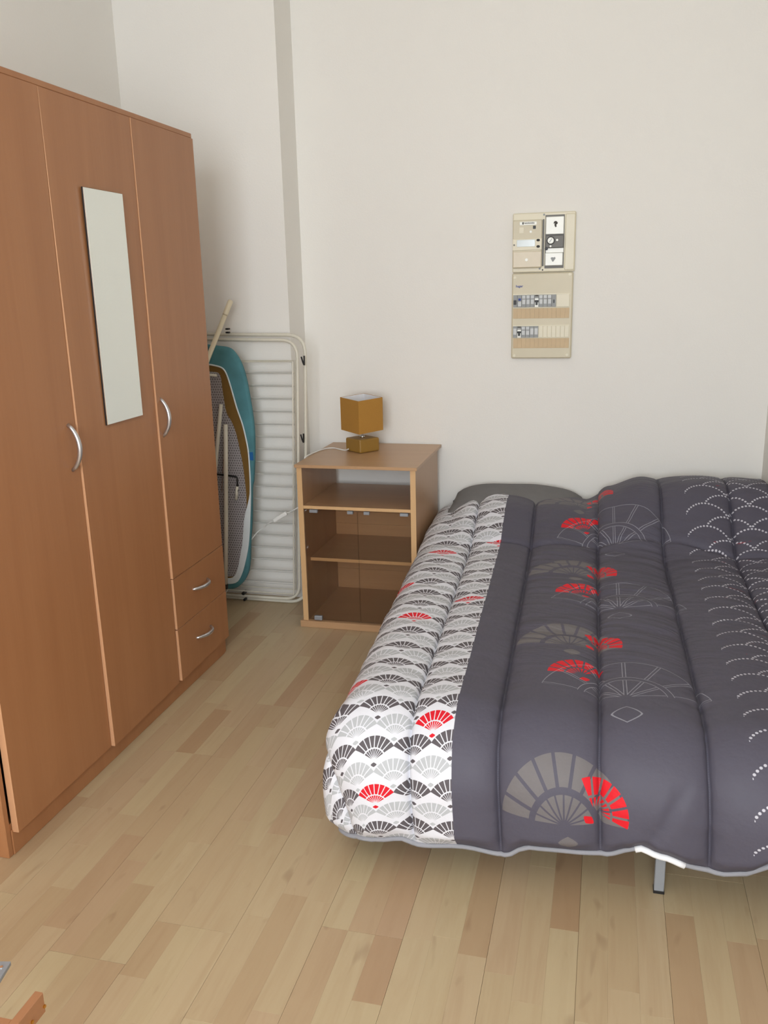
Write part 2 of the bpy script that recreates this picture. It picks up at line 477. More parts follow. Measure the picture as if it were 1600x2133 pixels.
# ------------------------------------------------------------------ table lamp
L = thing('table_lamp', (-1.03, 3.63, .7095), 'small mustard cube table lamp with square shade on the cabinet', 'lamp')
Rz = Matrix.Translation((-1.028, 3.628, 0)) @ Matrix.Rotation(math.radians(52.7), 4, 'Z')
s = .0535
link('base', bx((-s, -s, .710), (s, s, .769), .007, 3, rot=Rz), M_amber, L)
bm = bmesh.new()
tube(bm, [Rz @ Vector((0, 0, z)) for z in (.7685, .776, .7761, .800, .8001, .812)], [.011, .011, .006, .006, .013, .013], 14)
link('neck', bm, M_chrome, L, True)
TL = Matrix.Translation((-1.028, 3.628, .812)) @ Matrix.Rotation(math.radians(4), 4, Vector((.963, .27, 0))) @ Matrix.Translation((1.028, -3.628, -.812))   # the shade sits a little askew
def shade():
    bm = bmesh.new(); lay = []
    spec = [(.0645, .803), (.0655, .802), (.0655, .945), (.0645, .946), (.0632, .945), (.0632, .803)]
    for s_, z in spec:
        lay.append([bm.verts.new(TL @ Rz @ Vector((a * s_, b * s_, z))) for a, b in ((-1, -1), (1, -1), (1, 1), (-1, 1))])
    for i in range(len(lay)):
        A = lay[i]; B = lay[(i + 1) % len(lay)]
        for k in range(4):
            f = bm.faces.new((A[k], A[(k + 1) % 4], B[(k + 1) % 4], B[k])); f.material_index = 1 if i == 4 else 0
    return bm
sh = link('shade', shade(), [M_shade, M_shade_in], L)
bm = bmesh.new()
for a in (0, math.pi / 2): tube(bm, [Rz @ Vector((math.cos(a) * .063, math.sin(a) * .063, .812)), Rz @ Vector((-math.cos(a) * .063, -math.sin(a) * .063, .812))], .0016, 6)
link('shade_spider', bm, M_chrome, sh)
link('bulb', tb([Rz @ Vector((0, 0, z)) for z in (.8125, .83, .845, .86, .872, .878)], [.011, .013, .022, .024, .016, .003], 14), M_white_pl, L, True)
cd = link('cord', tb(smooth_path([(-1.083, 3.592, .722), (-1.105, 3.612, .7125), (-1.14, 3.635, .7125), (-1.175, 3.66, .7125), (-1.205, 3.635, .7125), (-1.222, 3.55, .7125),
    (-1.229, 3.455, .7125), (-1.234, 3.44, .700), (-1.237, 3.44, .63), (-1.238, 3.43, .565), (-1.262, 3.44, .50), (-1.315, 3.448, .466), (-1.330, 3.45, .461)], 6), .0028, 8), M_white_pl, L, True)
d_ = Vector((-.065, 0, -.040)).normalized()
sw = link('inline_switch', bx((-.037, -.009, -.0095), (.037, .009, .0095), .005, 3,
    rot=Matrix.Translation((-1.362, 3.45, .441)) @ Matrix.Rotation(-math.atan2(.040, .065), 4, 'Y')), M_white_pl, L)
link('cord', tb(smooth_path([(-1.392, 3.45, .422), (-1.425, 3.462, .405), (-1.453, 3.484, .381), (-1.50, 3.492, .345), (-1.56, 3.495, .26), (-1.64, 3.495, .10), (-1.70, 3.495, .02), (-1.76, 3.49, .003)], 6), .0026, 8), M_white_pl, L, True)

# ------------------------------------------------------------------ folded drying rack
D = thing('drying_rack', (-1.6, 3.57, 0), 'folded cream wire drying rack leaning on the wall between wardrobe and cabinet', 'drying rack')
def RY(z, off): return 3.535 + .045 * z / 1.23 + off
def rpts(pts, off): return [(x, RY(z, off), z) for x, z in pts]
fr = link('outer_frame', tb(rpts([(p.x, p.z) for p in arc_round([(-1.97, 0, 1.224), (-1.262, 0, 1.213), (-1.298, 0, .008), (-1.99, 0, .008)], .085, 8)], .022), .0075, 10), M_rack, D, True)
link('inner_frame', tb(rpts([(p.x, p.z) for p in arc_round([(-1.95, 0, 1.204), (-1.290, 0, 1.192), (-1.322, 0, .030), (-1.96, 0, .030)], .075, 8)], -.004), .0070, 10), M_rack, D, True)
for off, dx in ((-.020, 0), (.040, .012)):
    g = link('wing_frame', tb(rpts([(-1.92, 1.103), (-1.308 - dx, 1.103), (-1.343 - dx, .060), (-1.93, .060)], off), .0042, 8), M_rack, D)
    n = 18
    for i in range(n):
        z = 1.060 - i * (1.060 - .105) / (n - 1)
        x1 = -1.308 - dx - .035 * (1.103 - z) / 1.043
        zo = z - (.012 if off > 0 else 0)  # rear wires sit lower, added as shadow lines under the front ones
        link('wire', tb([(-1.92, RY(zo, off), zo), (x1, RY(zo, off), zo)], .0020, 6), M_wire, g)
for x, z in ((-1.262, 1.105), (-1.277, .770)):
    bm = bmesh.new()
    zz = RY(z, .009)
    tube(bm, [(x - .012, zz - .012, z + .018), (x - .006, zz - .013, z - .004), (x - .001, zz - .012, z - .018)], .0035, 6)
    tube(bm, [(x + .001, zz - .012, z + .022), (x - .0005, zz - .012, z - .018)], .0035, 6)
    link('clip', bm, M_black, D)
for x, z in ((-1.612, 1.243), (-1.612, 1.228)):
    link('joint_cap', bx((x - .010, RY(z, .000), z - .0035), (x + .006, RY(z, .020), z + .0035), .002, 1), M_black, D)
link('joint_cap', tb([(-1.588, RY(.056, -.03), .050), (-1.588, RY(.056, .0), .050)], .008, 10), M_black, D)
link('joint_cap', tb([(-1.588, RY(.02, -.02), .016), (-1.588, RY(.02, .0), .016)], .006, 10), M_black, D)
# feet of the folded frame (hidden end)
# ------------------------------------------------------------------ ironing board
IY = 3.45; IC = -1.655
B = thing('ironing_board', (IC, IY, 0), 'teal padded ironing board stood upright, perforated underside showing, beside the wardrobe', 'ironing board')
outer = [(IC, 1.186), (-1.608, 1.180), (-1.555, 1.172), (-1.528, 1.150), (-1.503, 1.105), (-1.486, 1.044), (-1.473, .949), (-1.464, .853), (-1.464, .78), (-1.470, .69),
         (-1.480, .60), (-1.489, .559), (-1.501, .406), (-1.512, .328), (-1.524, .209), (-1.544, .148), (-1.580, .106), (-1.614, .088), (IC, .084)]
white = [(IC, 1.103), (-1.619, 1.097), (-1.586, 1.086), (-1.568, 1.059), (-1.551, .998), (-1.532, .918), (-1.512, .852), (-1.500, .793), (-1.492, .735), (-1.4905, .671), (-1.4915, .596),
         (-1.496, .52), (-1.503, .444), (-1.517, .327), (-1.535, .248), (-1.563, .167), (-1.595, .125), (IC, .117)]
ochre = [(IC, 1.072), (-1.635, 1.071), (-1.600, 1.060), (-1.592, .99), (-1.582, .90), (-1.561, .859), (-1.544, .812), (-1.530, .734), (-1.521, .67), (-1.516, .595), (-1.514, .52),
         (-1.522, .44), (-1.536, .385), (-1.554, .207), (-1.578, .160), (IC, .150)]
def mirror_poly(h):
    r = [(x, z) for x, z in h]
    return r + [(2 * IC - x, z) for x, z in h[-2:0:-1]]
def sm2(h): return [(p.x, p.z) for p in smooth_path([(x, 0, z) for x, z in h], 4)]
def layered(h, ys_ins):
    """closed padded slab: list of (y, inset towards the centre)"""
    poly = mirror_poly(sm2(h)); bm = bmesh.new(); rings = []
    zc = .63
    for y, ins in ys_ins:
        ring = []
        for x, z in poly:
            v = Vector((x - IC, (z - zc) * .32)); l = v.length
            v2 = v * ((l - ins) / l) if l > 1e-6 else v
            ring.append(bm.verts.new((IC + v2.x, y, zc + v2.y / .32)))
        rings.append(ring)
    n = len(poly)
    for A, Bq in zip(rings, rings[1:]):
        for k in range(n): bm.faces.new((A[k], A[(k + 1) % n], Bq[(k + 1) % n], Bq[k]))
    bm.faces.new(rings[0]); bm.faces.new(rings[-1])
    return bm
cover = layered(outer, [(IY + .000, .012), (IY + .001, .006), (IY + .006, .001), (IY + .014, .0), (IY + .022, .001), (IY + .029, .006), (IY + .031, .014)])
cv = link('cover', cover, M_teal, B, True)
link('print_patch', bx((-1.492, IY - .0006, .688), (-1.472, IY + .004, .728), .004, 2), M_blue_patch, cv)
link('felt', prism(bmesh.new(), mirror_poly(sm2(white)), 1, IY - .0022, IY + .004), M_ochre, B)
link('mesh_panel', prism(bmesh.new(), mirror_poly(sm2(ochre)), 1, IY - .0052, IY - .0024), M_mesh, B)
link('elastic_hem', tb([(x, IY - .003, z) for x, z in mirror_poly(sm2(white))], .0034, 6, closed=True), M_elastic, B, True)
lowb = [(x, z) for x, z in sm2(ochre) if z < .53]
bm = bmesh.new()
wh_ = [(x, z) for x, z in sm2(white) if z < .56]
A = [bm.verts.new((x - .001, IY - .0062, z)) for x, z in wh_]
Bv = []
for x, z in wh_:
    wd = .026 * sstep(.56, .40, z); l = Vector((IC - x, .3 - z if z < .3 else 0)); l.normalize()
    Bv.append(bm.verts.new((x - .001 + l.x * wd, IY - .0066, z + l.y * wd)))
for i in range(len(A) - 1): bm.faces.new((A[i], A[i + 1], Bv[i + 1], Bv[i]))
link('cover_edge', bm, M_elastic, B)
bm = tb([(-1.70, IY - .012, 1.062), (-1.610, IY - .012, 1.056)], .006, 8)
link('front_crossbar', bm, M_rack, B, True)
link('leg', tb([(-1.594, IY - .024, .935), (-1.640, IY - .026, .66), (-1.700, IY - .028, .32), (-1.745, IY - .03, 0.002)], .0085, 10), M_rack, B, True)
lg = link('leg', tb([(-1.570, IY - .044, .852), (-1.586, IY - .044, .62), (-1.603, IY - .044, .38), (-1.624, IY - .044, .128)], .0095, 10), M_rack, B, True)
link('foot_cap', tb([(-1.624, IY - .044, .130), (-1.6255, IY - .044, .108)], .0115, 10), M_black, lg)
bm = tb([(p.x, p.y, p.z) for p in arc_round([(-1.70, IY - .016, .632), (-1.545, IY - .016, .618), (-1.549, IY - .016, .552)], .012, 4)], .0042, 8)
lv = link('height_lever', bm, M_black, B, True)
link('lever_grip', tb([(-1.549, IY - .016, .575), (-1.557, IY - .016, .515)], .0065, 10), M_rack, lv, True)
link('locking_rail', tb([(-1.588, IY - .010, .82), (-1.625, IY - .010, .55)], .0025, 6), M_chrome, B)
# ------------------------------------------------------------------ pole
P = thing('pole', (-2.03, 3.06, 0), 'thin cream pole leaning in the corner behind the wardrobe', 'pole')
p0, p1 = Vector((-2.035, 3.02, .012)), Vector((-1.546, 3.49, 1.365))
dd = (p1 - p0)
link('shaft', tb([p0, p0 + dd * .955], .0104, 14), M_pole, P, True)
link('end_grip', tb([p0 + dd * .956, p0 + dd * .96, p0 + dd * .995, p0 + dd], [.0107, .0113, .0114, .0095], 14), M_pole, P, True)

# ------------------------------------------------------------------ electrical boxes on the back wall
PM = .000313
def pc(cx, cy): return (-.401 + (cx - (190 - 30 * (cy - 165) / 1885)) * PM, 1.683 - (cy - 160) * PM)
def pb(c, d0, d1, bev=.0006, bm=None):
    """box on the wall from plan corners (x0,y0,x1,y1 on the elevation), standing d0..d1 off the wall"""
    x0, z1 = pc(c[0], c[1]); x1, _ = pc(c[2], c[1]); _, z0 = pc(c[0], c[3])
    return box(bm or bmesh.new(), (x0, YB - d1, z0), (x1, YB - d0, z1), bev, 1)
M_pan = plain('aged_cream_plastic', (224, 216, 192), 0.4, var=0.05, vs=8)
M_pan2 = plain('yellowed_cream_plastic', (208, 198, 172), 0.42, var=0.05, vs=8)
M_panw = plain('bright_white_plastic', (240, 240, 232), 0.3)
M_pand = plain('dim_cream_plastic', (222, 210, 188), 0.42)
M_pgrey = plain('dark_grey_plastic', (112, 110, 106), 0.5)
M_mgrey = plain('module_grey', (150, 152, 152), 0.5)
M_mlite = plain('module_pale_grey', (196, 198, 198), 0.4)
M_tan = plain('tan_label_paper', (208, 184, 150), 0.8)
M_lcd = plain('display_pane', (206, 214, 214), 0.15)
M_blue = plain('blue_print_ink', (52, 72, 150), 0.6)
M_ink = plain('dark_print_ink', (70, 66, 60), 0.7)
def disc(cx, cy, r, d0, d1, mt, parent, name, n=20):
    x, z = pc(cx, cy)
    return link(name, tb([(x, YB - d0, z), (x, YB - d1 + .0005, z), (x, YB - d1, z)], [r * PM, r * PM, r * PM * .85], n), mt, parent)
U = thing('meter_panel', (-.274, YB, 1.447), 'upper cream electricity meter board with dial, mounted on the wall above the bed', 'meter')
link('backboard', pb((182, 150, 1003, 908), .0002, .020, .004), M_pan, U)
mt_ = link('meter', pb((186, 240, 570, 852), .0195, .034, .003), M_pan2, U)
link('meter_band', pb((184, 478, 566, 622), .0335, .0365, .001), M_pan, mt_)
link('display', pb((238, 490, 478, 578), .0362, .0372, .001), M_lcd, mt_)
for cy in (500, 580): link('button', pb((497, cy - 15, 540, cy + 15), .036, .039, .003), M_black, mt_)
link('lower_cover', pb((188, 640, 560, 842), .0335, .0362, .002), M_pand, mt_)
disc(203, 553, 11, .036, .038, M_pgrey, mt_, 'seal_screw')
link('nameplate', pb((275, 262, 500, 306), .0335, .0345, .002), M_panw, mt_)
bm = bmesh.new()
for i in range(13): pb((335 + i * 10.5, 272 + (i * 7) % 5, 342 + i * 10.5, 290), .034, .0348, 0, bm)
pb((310, 268, 328, 296), .034, .0348, 0, bm)
link('nameplate_lettering', bm, M_ink, mt_)
link('indicator_window', pb((449, 316, 486, 356), .0335, .035, .001), M_black, mt_)
link('label_square', pb((270, 330, 328, 404), .0335, .0346, .0003), M_pan, mt_)
disc(420, 390, 16, .0335, .0345, M_panw, mt_, 'seal_screw'); disc(365, 745, 20, .036, .037, M_panw, mt_, 'seal_screw')
link('slot', pb((573, 236, 596, 832), .0196, .0208, .001), M_pgrey, U)
br = link('main_breaker', pb((608, 186, 858, 862), .0195, .0215, .001), M_pgrey, U)
link('breaker_top', pb((618, 212, 850, 432), .021, .034, .002), M_panw, br)
link('breaker_middle', pb((616, 448, 848, 604), .021, .040, .002), M_pgrey, br)
link('breaker_neck', pb((616, 606, 846, 664), .021, .031, .001), M_panw, br)
link('breaker_bottom', pb((610, 666, 838, 828), .021, .034, .002), M_panw, br)
disc(683, 512, 52, .0395, .044, M_black, br, 'dial_ring', 24); disc(683, 512, 40, .043, .049, M_panw, br, 'dial', 24)
xd, zd = pc(683, 512)
link('dial_mark', bx((-.0012, -.0004, -.009), (.0012, .0004, .009), rot=Matrix.Translation((xd, YB - .0492, zd)) @ Matrix.Rotation(math.radians(35), 4, 'Y')), M_mgrey, br)
disc(765, 508, 15, .0395, .0425, M_panw, br, 'button'); disc(680, 583, 13, .0395, .0425, M_panw, br, 'button')
disc(625, 612, 20, .031, .044, M_black, br, 'knob')
bm = bmesh.new(); xk, zk = pc(742, 300)
prism(bm, [(xk + a * PM, zk - b * PM) for a, b in ((-14, -30), (8, -32), (28, -12), (24, 4), (10, 12), (14, 40), (-4, 46), (-16, 14), (-8, -4), (-26, 2), (-24, -14))], 1, YB - .0348, YB - .0338)
link('switch_symbol', bm, M_ink, br)
bm = bmesh.new(); xk, zk = pc(712, 745)
prism(bm, [(xk + a * PM, zk - b * PM) for a, b in ((-32, -12), (-14, -24), (4, -18), (24, -26), (34, -8), (4, 34), (-8, 34))], 1, YB - .0348, YB - .0338)
link('switch_symbol', bm, M_mgrey, br)
for cx, cy in ((590, 180), (535, 862), (907, 298)): disc(cx, cy, 13 if cx < 900 else 6, .0195, .0215, M_mgrey, U, 'screw')
disc(573, 880, 10, .0195, .0212, M_black, U, 'screw')
link('right_cover', pb((868, 178, 995, 890), .0195, .0235, .003), M_pan, U)

Fb = thing('fuse_box', (-.274, YB, 1.09), 'lower yellowed consumer unit with two breaker rows and tan label strips, under the meter board', 'fuse box')
link('cover', pb((170, 914, 978, 2046), .0002, .024, .005), M_pan2, Fb)
for cx, cy in ((208, 972), (932, 946), (197, 2006), (905, 1998)):
    disc(cx, cy, 21, .0235, .0255, M_pan, Fb, 'screw')
for y0, y1 in ((1188, 1366), (1602, 1768)):
    link('window_rim', pb((182, y0 - 6, 938, y1 + 6), .0236, .0252, .001), M_pan, Fb)
link('blank_plate', pb((762, 1194, 930, 1362), .0248, .0282, .001), M_pan, Fb)
for i in range(7): link('blank_plate', pb((530 + i * 57.5, 1608, 584 + i * 57.5, 1764), .0248, .0275, .001), M_pan, Fb)
for y0, y1 in ((1378, 1510), (1776, 1906)):
    for i in range(13): link('label_strip', pb((184 + i * 57.6, y0, 184 + (i + 1) * 57.6 - 1.2, y1), .0236, .0258, .0003), M_tan, Fb)
def module(cx, y0, y1, kind, wdt=57):
    d0, d1 = .0248, .031
    mo = link('breaker_module', pb((cx, y0 + 4, cx + wdt - 2, y1 - 4), d0, d1, .0008), M_mgrey, Fb)
    H_ = y1 - y0
    if kind == 'win':
        link('window', pb((cx + 6, y0 + .38 * H_, cx + wdt - 8, y0 + .74 * H_), d1 - .0003, d1 + .0012, .0006), M_mlite, mo)
        link('label', pb((cx + 5, y0 + .06 * H_, cx + wdt - 8, y0 + .30 * H_), d1 - .0003, d1 + .0006, .0004), M_mlite, mo)
    elif kind == 'lever':
        link('body', pb((cx + 3, y0 + .30 * H_, cx + wdt - 5, y1 - 5), d1 - .0003, d1 + .001, .0005), M_panw, mo)
        link('lever', pb((cx + 14, y0 + .48 * H_, cx + wdt - 16, y0 + .82 * H_), d1 + .0005, d1 + .008, .001), M_black, mo)
        link('lever_collar', pb((cx + 4, y0 + .44 * H_, cx + wdt - 6, y0 + .60 * H_), d1 + .0005, d1 + .006, .001), M_black, mo)
        link('label', pb((cx + 6, y0 + .05 * H_, cx + wdt - 8, y0 + .14 * H_), d1 - .0003, d1 + .0006, .0003), M_ink, mo)
    elif kind == 'switch':
        link('switch', pb((cx + 6, y0 + .42 * H_, cx + wdt - 16, y0 + .76 * H_), d1 - .0003, d1 + .006, .001), M_black, mo)
    elif kind == 'test':
        link('test_button', pb((cx + 12, y0 + .28 * H_, cx + wdt - 12, y0 + .46 * H_), d1 - .0003, d1 + .002, .001), M_blue, mo)
        link('label', pb((cx + 6, y0 + .55 * H_, cx + wdt - 8, y0 + .9 * H_), d1 - .0003, d1 + .0005, .0003), M_mlite, mo)
    elif kind == 'small':
        link('lever', pb((cx + 22, y0 + .42 * H_, cx + 34, y0 + .68 * H_), d1 - .0003, d1 + .005, .0008), M_black, mo)
    elif kind == 'plain':
        link('label', pb((cx + 6, y0 + .2 * H_, cx + wdt - 8, y0 + .72 * H_), d1 - .0003, d1 + .0006, .0004), M_mlite, mo)
for i, k_ in enumerate(('switch', 'test', 'win', 'win', 'win', 'lever', 'win', 'win', 'win', 'small')): module(188 + i * 57, 1196, 1364, k_)
for i, k_ in enumerate(('plain', 'lever', 'win', 'win', 'plain', 'plain')): module(182 + i * 57, 1608, 1768, k_)
def text(body, size, loc, rot, mt, parent, name):
    cu = bpy.data.curves.new(name, 'FONT'); cu.body = body; cu.size = size; cu.extrude = .0002; cu.align_x = 'CENTER'; cu.align_y = 'CENTER'
    cu.offset = size * .02
    o = bpy.data.objects.new(name, cu); COL.objects.link(o)
    dg = bpy.context.evaluated_depsgraph_get(); me = bpy.data.meshes.new_from_object(o.evaluated_get(dg))
    bpy.data.objects.remove(o)
    me.transform(Matrix.Translation(loc) @ rot); me.materials.append(mt)
    ob = bpy.data.objects.new(name, me); COL.objects.link(ob); attach(ob, parent); return ob
xl, zl = pc(268, 1085)
text('hager', .0135, (xl, YB - .0243, zl), Matrix.Rotation(math.radians(90), 4, 'X'), M_blue, Fb, 'logo')

# ------------------------------------------------------------------ bed, pillows, duvet
Bed = thing('bed', (.04, 2.85, 0), 'sofa bed pushed to the back wall, grey square metal leg showing under duvet', 'bed')
mb = bmesh.new(); box(mb, (-.535, 1.955, .255), (.630, 3.79, .385), .04, 4)
link('mattress', mb, M_mattress, Bed, True)
bm = bmesh.new()
box(bm, (-.50, 1.98, .215), (.62, 2.01, .2545)); box(bm, (-.50, 3.72, .215), (.62, 3.75, .2545))
box(bm, (-.50, 2.01, .215), (-.47, 3.72, .2545)); box(bm, (.59, 2.01, .215), (.62, 3.72, .2545))
box(bm, (.145, 1.98, .19), (.185, 3.72, .2148))
link('frame', bm, M_grey_metal, Bed)
for (x, y) in ((.1665, 1.870), (-.44, 3.70), (.60, 3.70), (-.44, 2.3)):
    lg = link('leg', bx((x - .0115, y - .0115, .007), (x + .0115, y + .0115, .2145 if y > 2 else .19), .0015, 1), M_grey_metal, Bed)
    link('foot_cap', bx((x - .0125, y - .0125, 0), (x + .0125, y + .0125, .0085), .001, 1), M_black, lg)
bm = bx((.145, 1.8585, .19), (.185, 1.98, .2145)); link('leg_bracket', bm, M_grey_metal, Bed)

SE = [-.91, -.655, -.425, -.213, .017, .252, .492, .72]          # quilting seams across the duvet
ZB = .392
U0, V0, RB, RF = -.525, 1.955, .085, .155
def pillow_rise(u):
    return interp([(-.70, .0), (-.60, .005), (-.53, .035), (-.44, .088), (-.35, .100), (-.12, .094), (-.03, .082), (.06, .145), (.20, .190), (.50, .200), (.62, .190)], u)
def zflat(u, v):
    r = pillow_rise(u)
    return ZB + .012 * (v - 1.9) + r * sstep(3.12, 3.55, v) * (1 - .06 * sstep(3.6, 3.76, v))
HEM = [(-.61, .088), (-.52, .090), (-.455, .102), (-.42, .090), (-.30, .104), (-.205, .094), (-.15, .126), (-.05, .130), (.03, .134), (.075, .152), (.105, .164), (.15, .150), (.22, .130), (.28, .122), (.33, .132), (.385, .164), (.43, .150), (.49, .128), (.55, .137), (.62, .15)]
def lmax_front(u): return RF * math.pi / 2 + (ZB - RF) - interp(HEM, u)
LM = RB * math.pi / 2 + ZB - RB - .088
LMF = RF * math.pi / 2 + ZB - RF - .088
def base_pt(u, v):
    """cloth point (u,v in metres) to space"""
    du = max(0.0, U0 - u); dvv = max(0.0, V0 - v)
    uq, vq = max(u, U0), max(v, V0)
    L = math.hypot(du, dvv)
    z = zflat(uq, vq)
    if L > 1e-9:
        n = (-du / L, -dvv / L)
        rb = RB + (RF - RB) * n[1] ** 2
        if L < rb * math.pi / 2: h = rb * math.sin(L / rb); g = rb * (1 - math.cos(L / rb))
        else:
            e = L - rb * math.pi / 2
            h = rb - .20 * e * e; g = rb + e
        h *= max(abs(n[0]), abs(n[1])) ** -.55
        x, y = uq + n[0] * h, vq + n[1] * h; z -= g
        x += .05 * max(0.0, dvv - .13)
    else: x, y = u, v
    t = (y - 1.85) / 1.93
    x += t * (-.035 + .12 * min(u if u > -.6 else -.6, 0)) * (1 if u < .4 else (1 - (u - .4) / .25 * .9))
    return Vector((x, y, z))
def puff(u, v, front_edge):
    for a, b in zip(SE, SE[1:]):
        if a <= u <= b:
            t = (u - a) / (b - a)
            p = (1 - abs(2 * t - 1) ** 2.4)
            p = max(p, 0) ** .56
            amp = .031 if b - a > .22 else .030
            if a < -.5: amp = .028
            return p * amp * (1 - .45 * sstep(3.35, 3.72, v))
    return 0.0
def wrinkle(u, v):
    t = 0.0
    a1 = sstep(2.15, 2.5, v) * (1 - sstep(3.25, 3.5, v))
    inner = sstep(-.23, -.19, u) * (1 - sstep(.24, .27, u))
    right = sstep(.26, .35, u)
    tilt = .25 * math.sin(u * 9)
    w1 = noise.noise(Vector((u * 3.0, (v + tilt * u) * 17, 1.7))) + .6 * noise.noise(Vector((u * 5.0, (v + .15 * u) * 38, 5.1)))
    t += w1 * (.0095 * a1 * (inner * (1.0 if u > .02 else .75) + .30 * right) + .0016 * sstep(1.95, 2.1, v))
    white = 1 - sstep(-.36, -.30, u)
    t += white * (.5 * noise.noise(Vector((u * 6, v * 20, 9.2))) * .010) * sstep(2.0, 2.4, v)
    # puckers running out from the seams
    for s_ in SE:
        dd_ = abs(u - s_)
        if dd_ < .05: t += (1 - dd_ / .05) * .0035 * noise.noise(Vector((s_ * 7, v * 45, 3.3)))
    t += .004 * noise.noise(Vector((u * 5, v * 5, 0.3)))
    for s_ in SE[1:-1]:
        t -= .0055 * math.exp(-((u - s_) / .0042) ** 2)
    # fold where the pillows begin
    vc = 3.235 + .02 * math.sin(u * 6) - (.05 * sstep(.25, .5, u))
    c = (v - vc) / .011
    if abs(c) < 3: t -= .026 * math.exp(-c * c) * sstep(-.42, -.33, u) * (.55 + .45 * noise.noise(Vector((u * 9, 0, 2))) )
    # diagonal drag fold on the front fall above the leg
    if v < V0:
        # line from the hem at u=.09 up to u=.20
        L = V0 - v
        uc = .205 - (L - .16) * .62
        c = (u - uc) / .010
        if .14 < L and abs(c) < 3: t += -.010 * math.exp(-c * c) * sstep(.14, .2, L)
    return t
# cloth grid: du/dv about 7-8 mm
us = []
side_n, front_n = 46, 46
V1 = 3.742
UR = .625
nu = 150; nv = 232
knots_u = [U0] + [s_ for s_ in SE if U0 < s_ < UR] + [UR]
tcols = []
for a_, b_ in zip(knots_u, knots_u[1:]):
    n_ = max(12, int(round((b_ - a_) / .0098)))
    for i in range(n_):
        q = i / n_
        if a_ == U0: q = math.sin(q * math.pi / 2)
        elif b_ == UR: q = 1 - math.cos(q * math.pi / 2)
        else: q = .75 * (.5 - .5 * math.cos(math.pi * q)) + .25 * q
        tcols.append(a_ + (b_ - a_) * q)
tcols.append(UR)
cols = [('s', i / side_n) for i in range(side_n)] + [('t', (x - U0) / (UR - U0)) for x in tcols]
rows = [('s', i / front_n) for i in range(front_n)] + [('t', i / nv) for i in range(nv + 1)]
def cloth_uv(c, r):
    a = 1 - c[1] if c[0] == 's' else 0.0
    b = 1 - r[1] if r[0] == 's' else 0.0
    uq = U0 if a else U0 + (UR - U0) * c[1]; vq = V0 if b else V0 + (V1 - V0) * r[1]
    if not a and not b: return uq, vq
    if a and not b: return U0 - a * LM, vq
    if b and not a: return uq, V0 - b * lmax_front(uq)
    L = max(a, b); n = Vector((a, b)).normalized()
    Lm = LM + (LMF - LM) * n.y ** 2 + .022 * (2 * n.x * n.y) ** 2
    return U0 - n.x * L * Lm, V0 - n.y * L * Lm
G = [[cloth_uv(c, r) for c in cols] for r in rows]
PB = [[base_pt(*q) for q in row] for row in G]
nr, nc = len(rows), len(cols)
PT = [[None] * nc for _ in range(nr)]
for j in range(nr):
    for i in range(nc):
        a = PB[j][max(i - 1, 0)]; b = PB[j][min(i + 1, nc - 1)]; c = PB[max(j - 1, 0)][i]; d = PB[min(j + 1, nr - 1)][i]
        n = (b - a).cross(d - c)
        n = n.normalized() if n.length > 1e-12 else Vector((0, 0, 1))
        u, v = G[j][i]
        # loft dies away towards the outer edges
        ed = 1.0
        if rows[j][0] == 's': ed = min(ed, .12 + rows[j][1] * 9)
        if cols[i][0] == 's': ed = min(ed, .12 + cols[i][1] * 9)
        ed = min(ed, .15 + (V1 - v) / .05) if v > V1 - .05 else ed
        ed = min(1.0, ed)
        u_p = u
        if rows[j][0] == 's' and cols[i][0] == 's':          # round the corner the seams run on down
            ang = math.atan2(V0 - v, U0 - u)
            u_p = U0 - (U0 - u)
        PT[j][i] = PB[j][i] + n * ((.004 + puff(u_p, v, 0)) * ed + wrinkle(u, v) * ed)
for j in range(nr):                                         # the left flank rests against the cabinet
    for i in range(nc):
        p = PT[j][i]
        if p.y > 3.1 and p.x < -.694:
            p.x = -.694 - .010 * (1 - math.exp((p.x + .694) / .010)) * sstep(3.1, 3.25, p.y) - (-.694 - p.x) * (1 - sstep(3.1, 3.25, p.y))
bm = bmesh.new(); uvl = bm.loops.layers.uv.new('UVMap')
VT = [[bm.verts.new(p) for p in row] for row in PT]
for j in range(nr - 1):
    for i in range(nc - 1):
        vs = (VT[j][i], VT[j][i + 1], VT[j + 1][i + 1], VT[j + 1][i])
        f = bm.faces.new(vs); f.smooth = True
        for l, q in zip(f.loops, (G[j][i], G[j][i + 1], G[j + 1][i + 1], G[j + 1][i])): l[uvl].uv = q
hem_path = [PT[j][0] for j in range(nr - 1, -1, -1)] + [PT[0][i] for i in range(1, nc)]

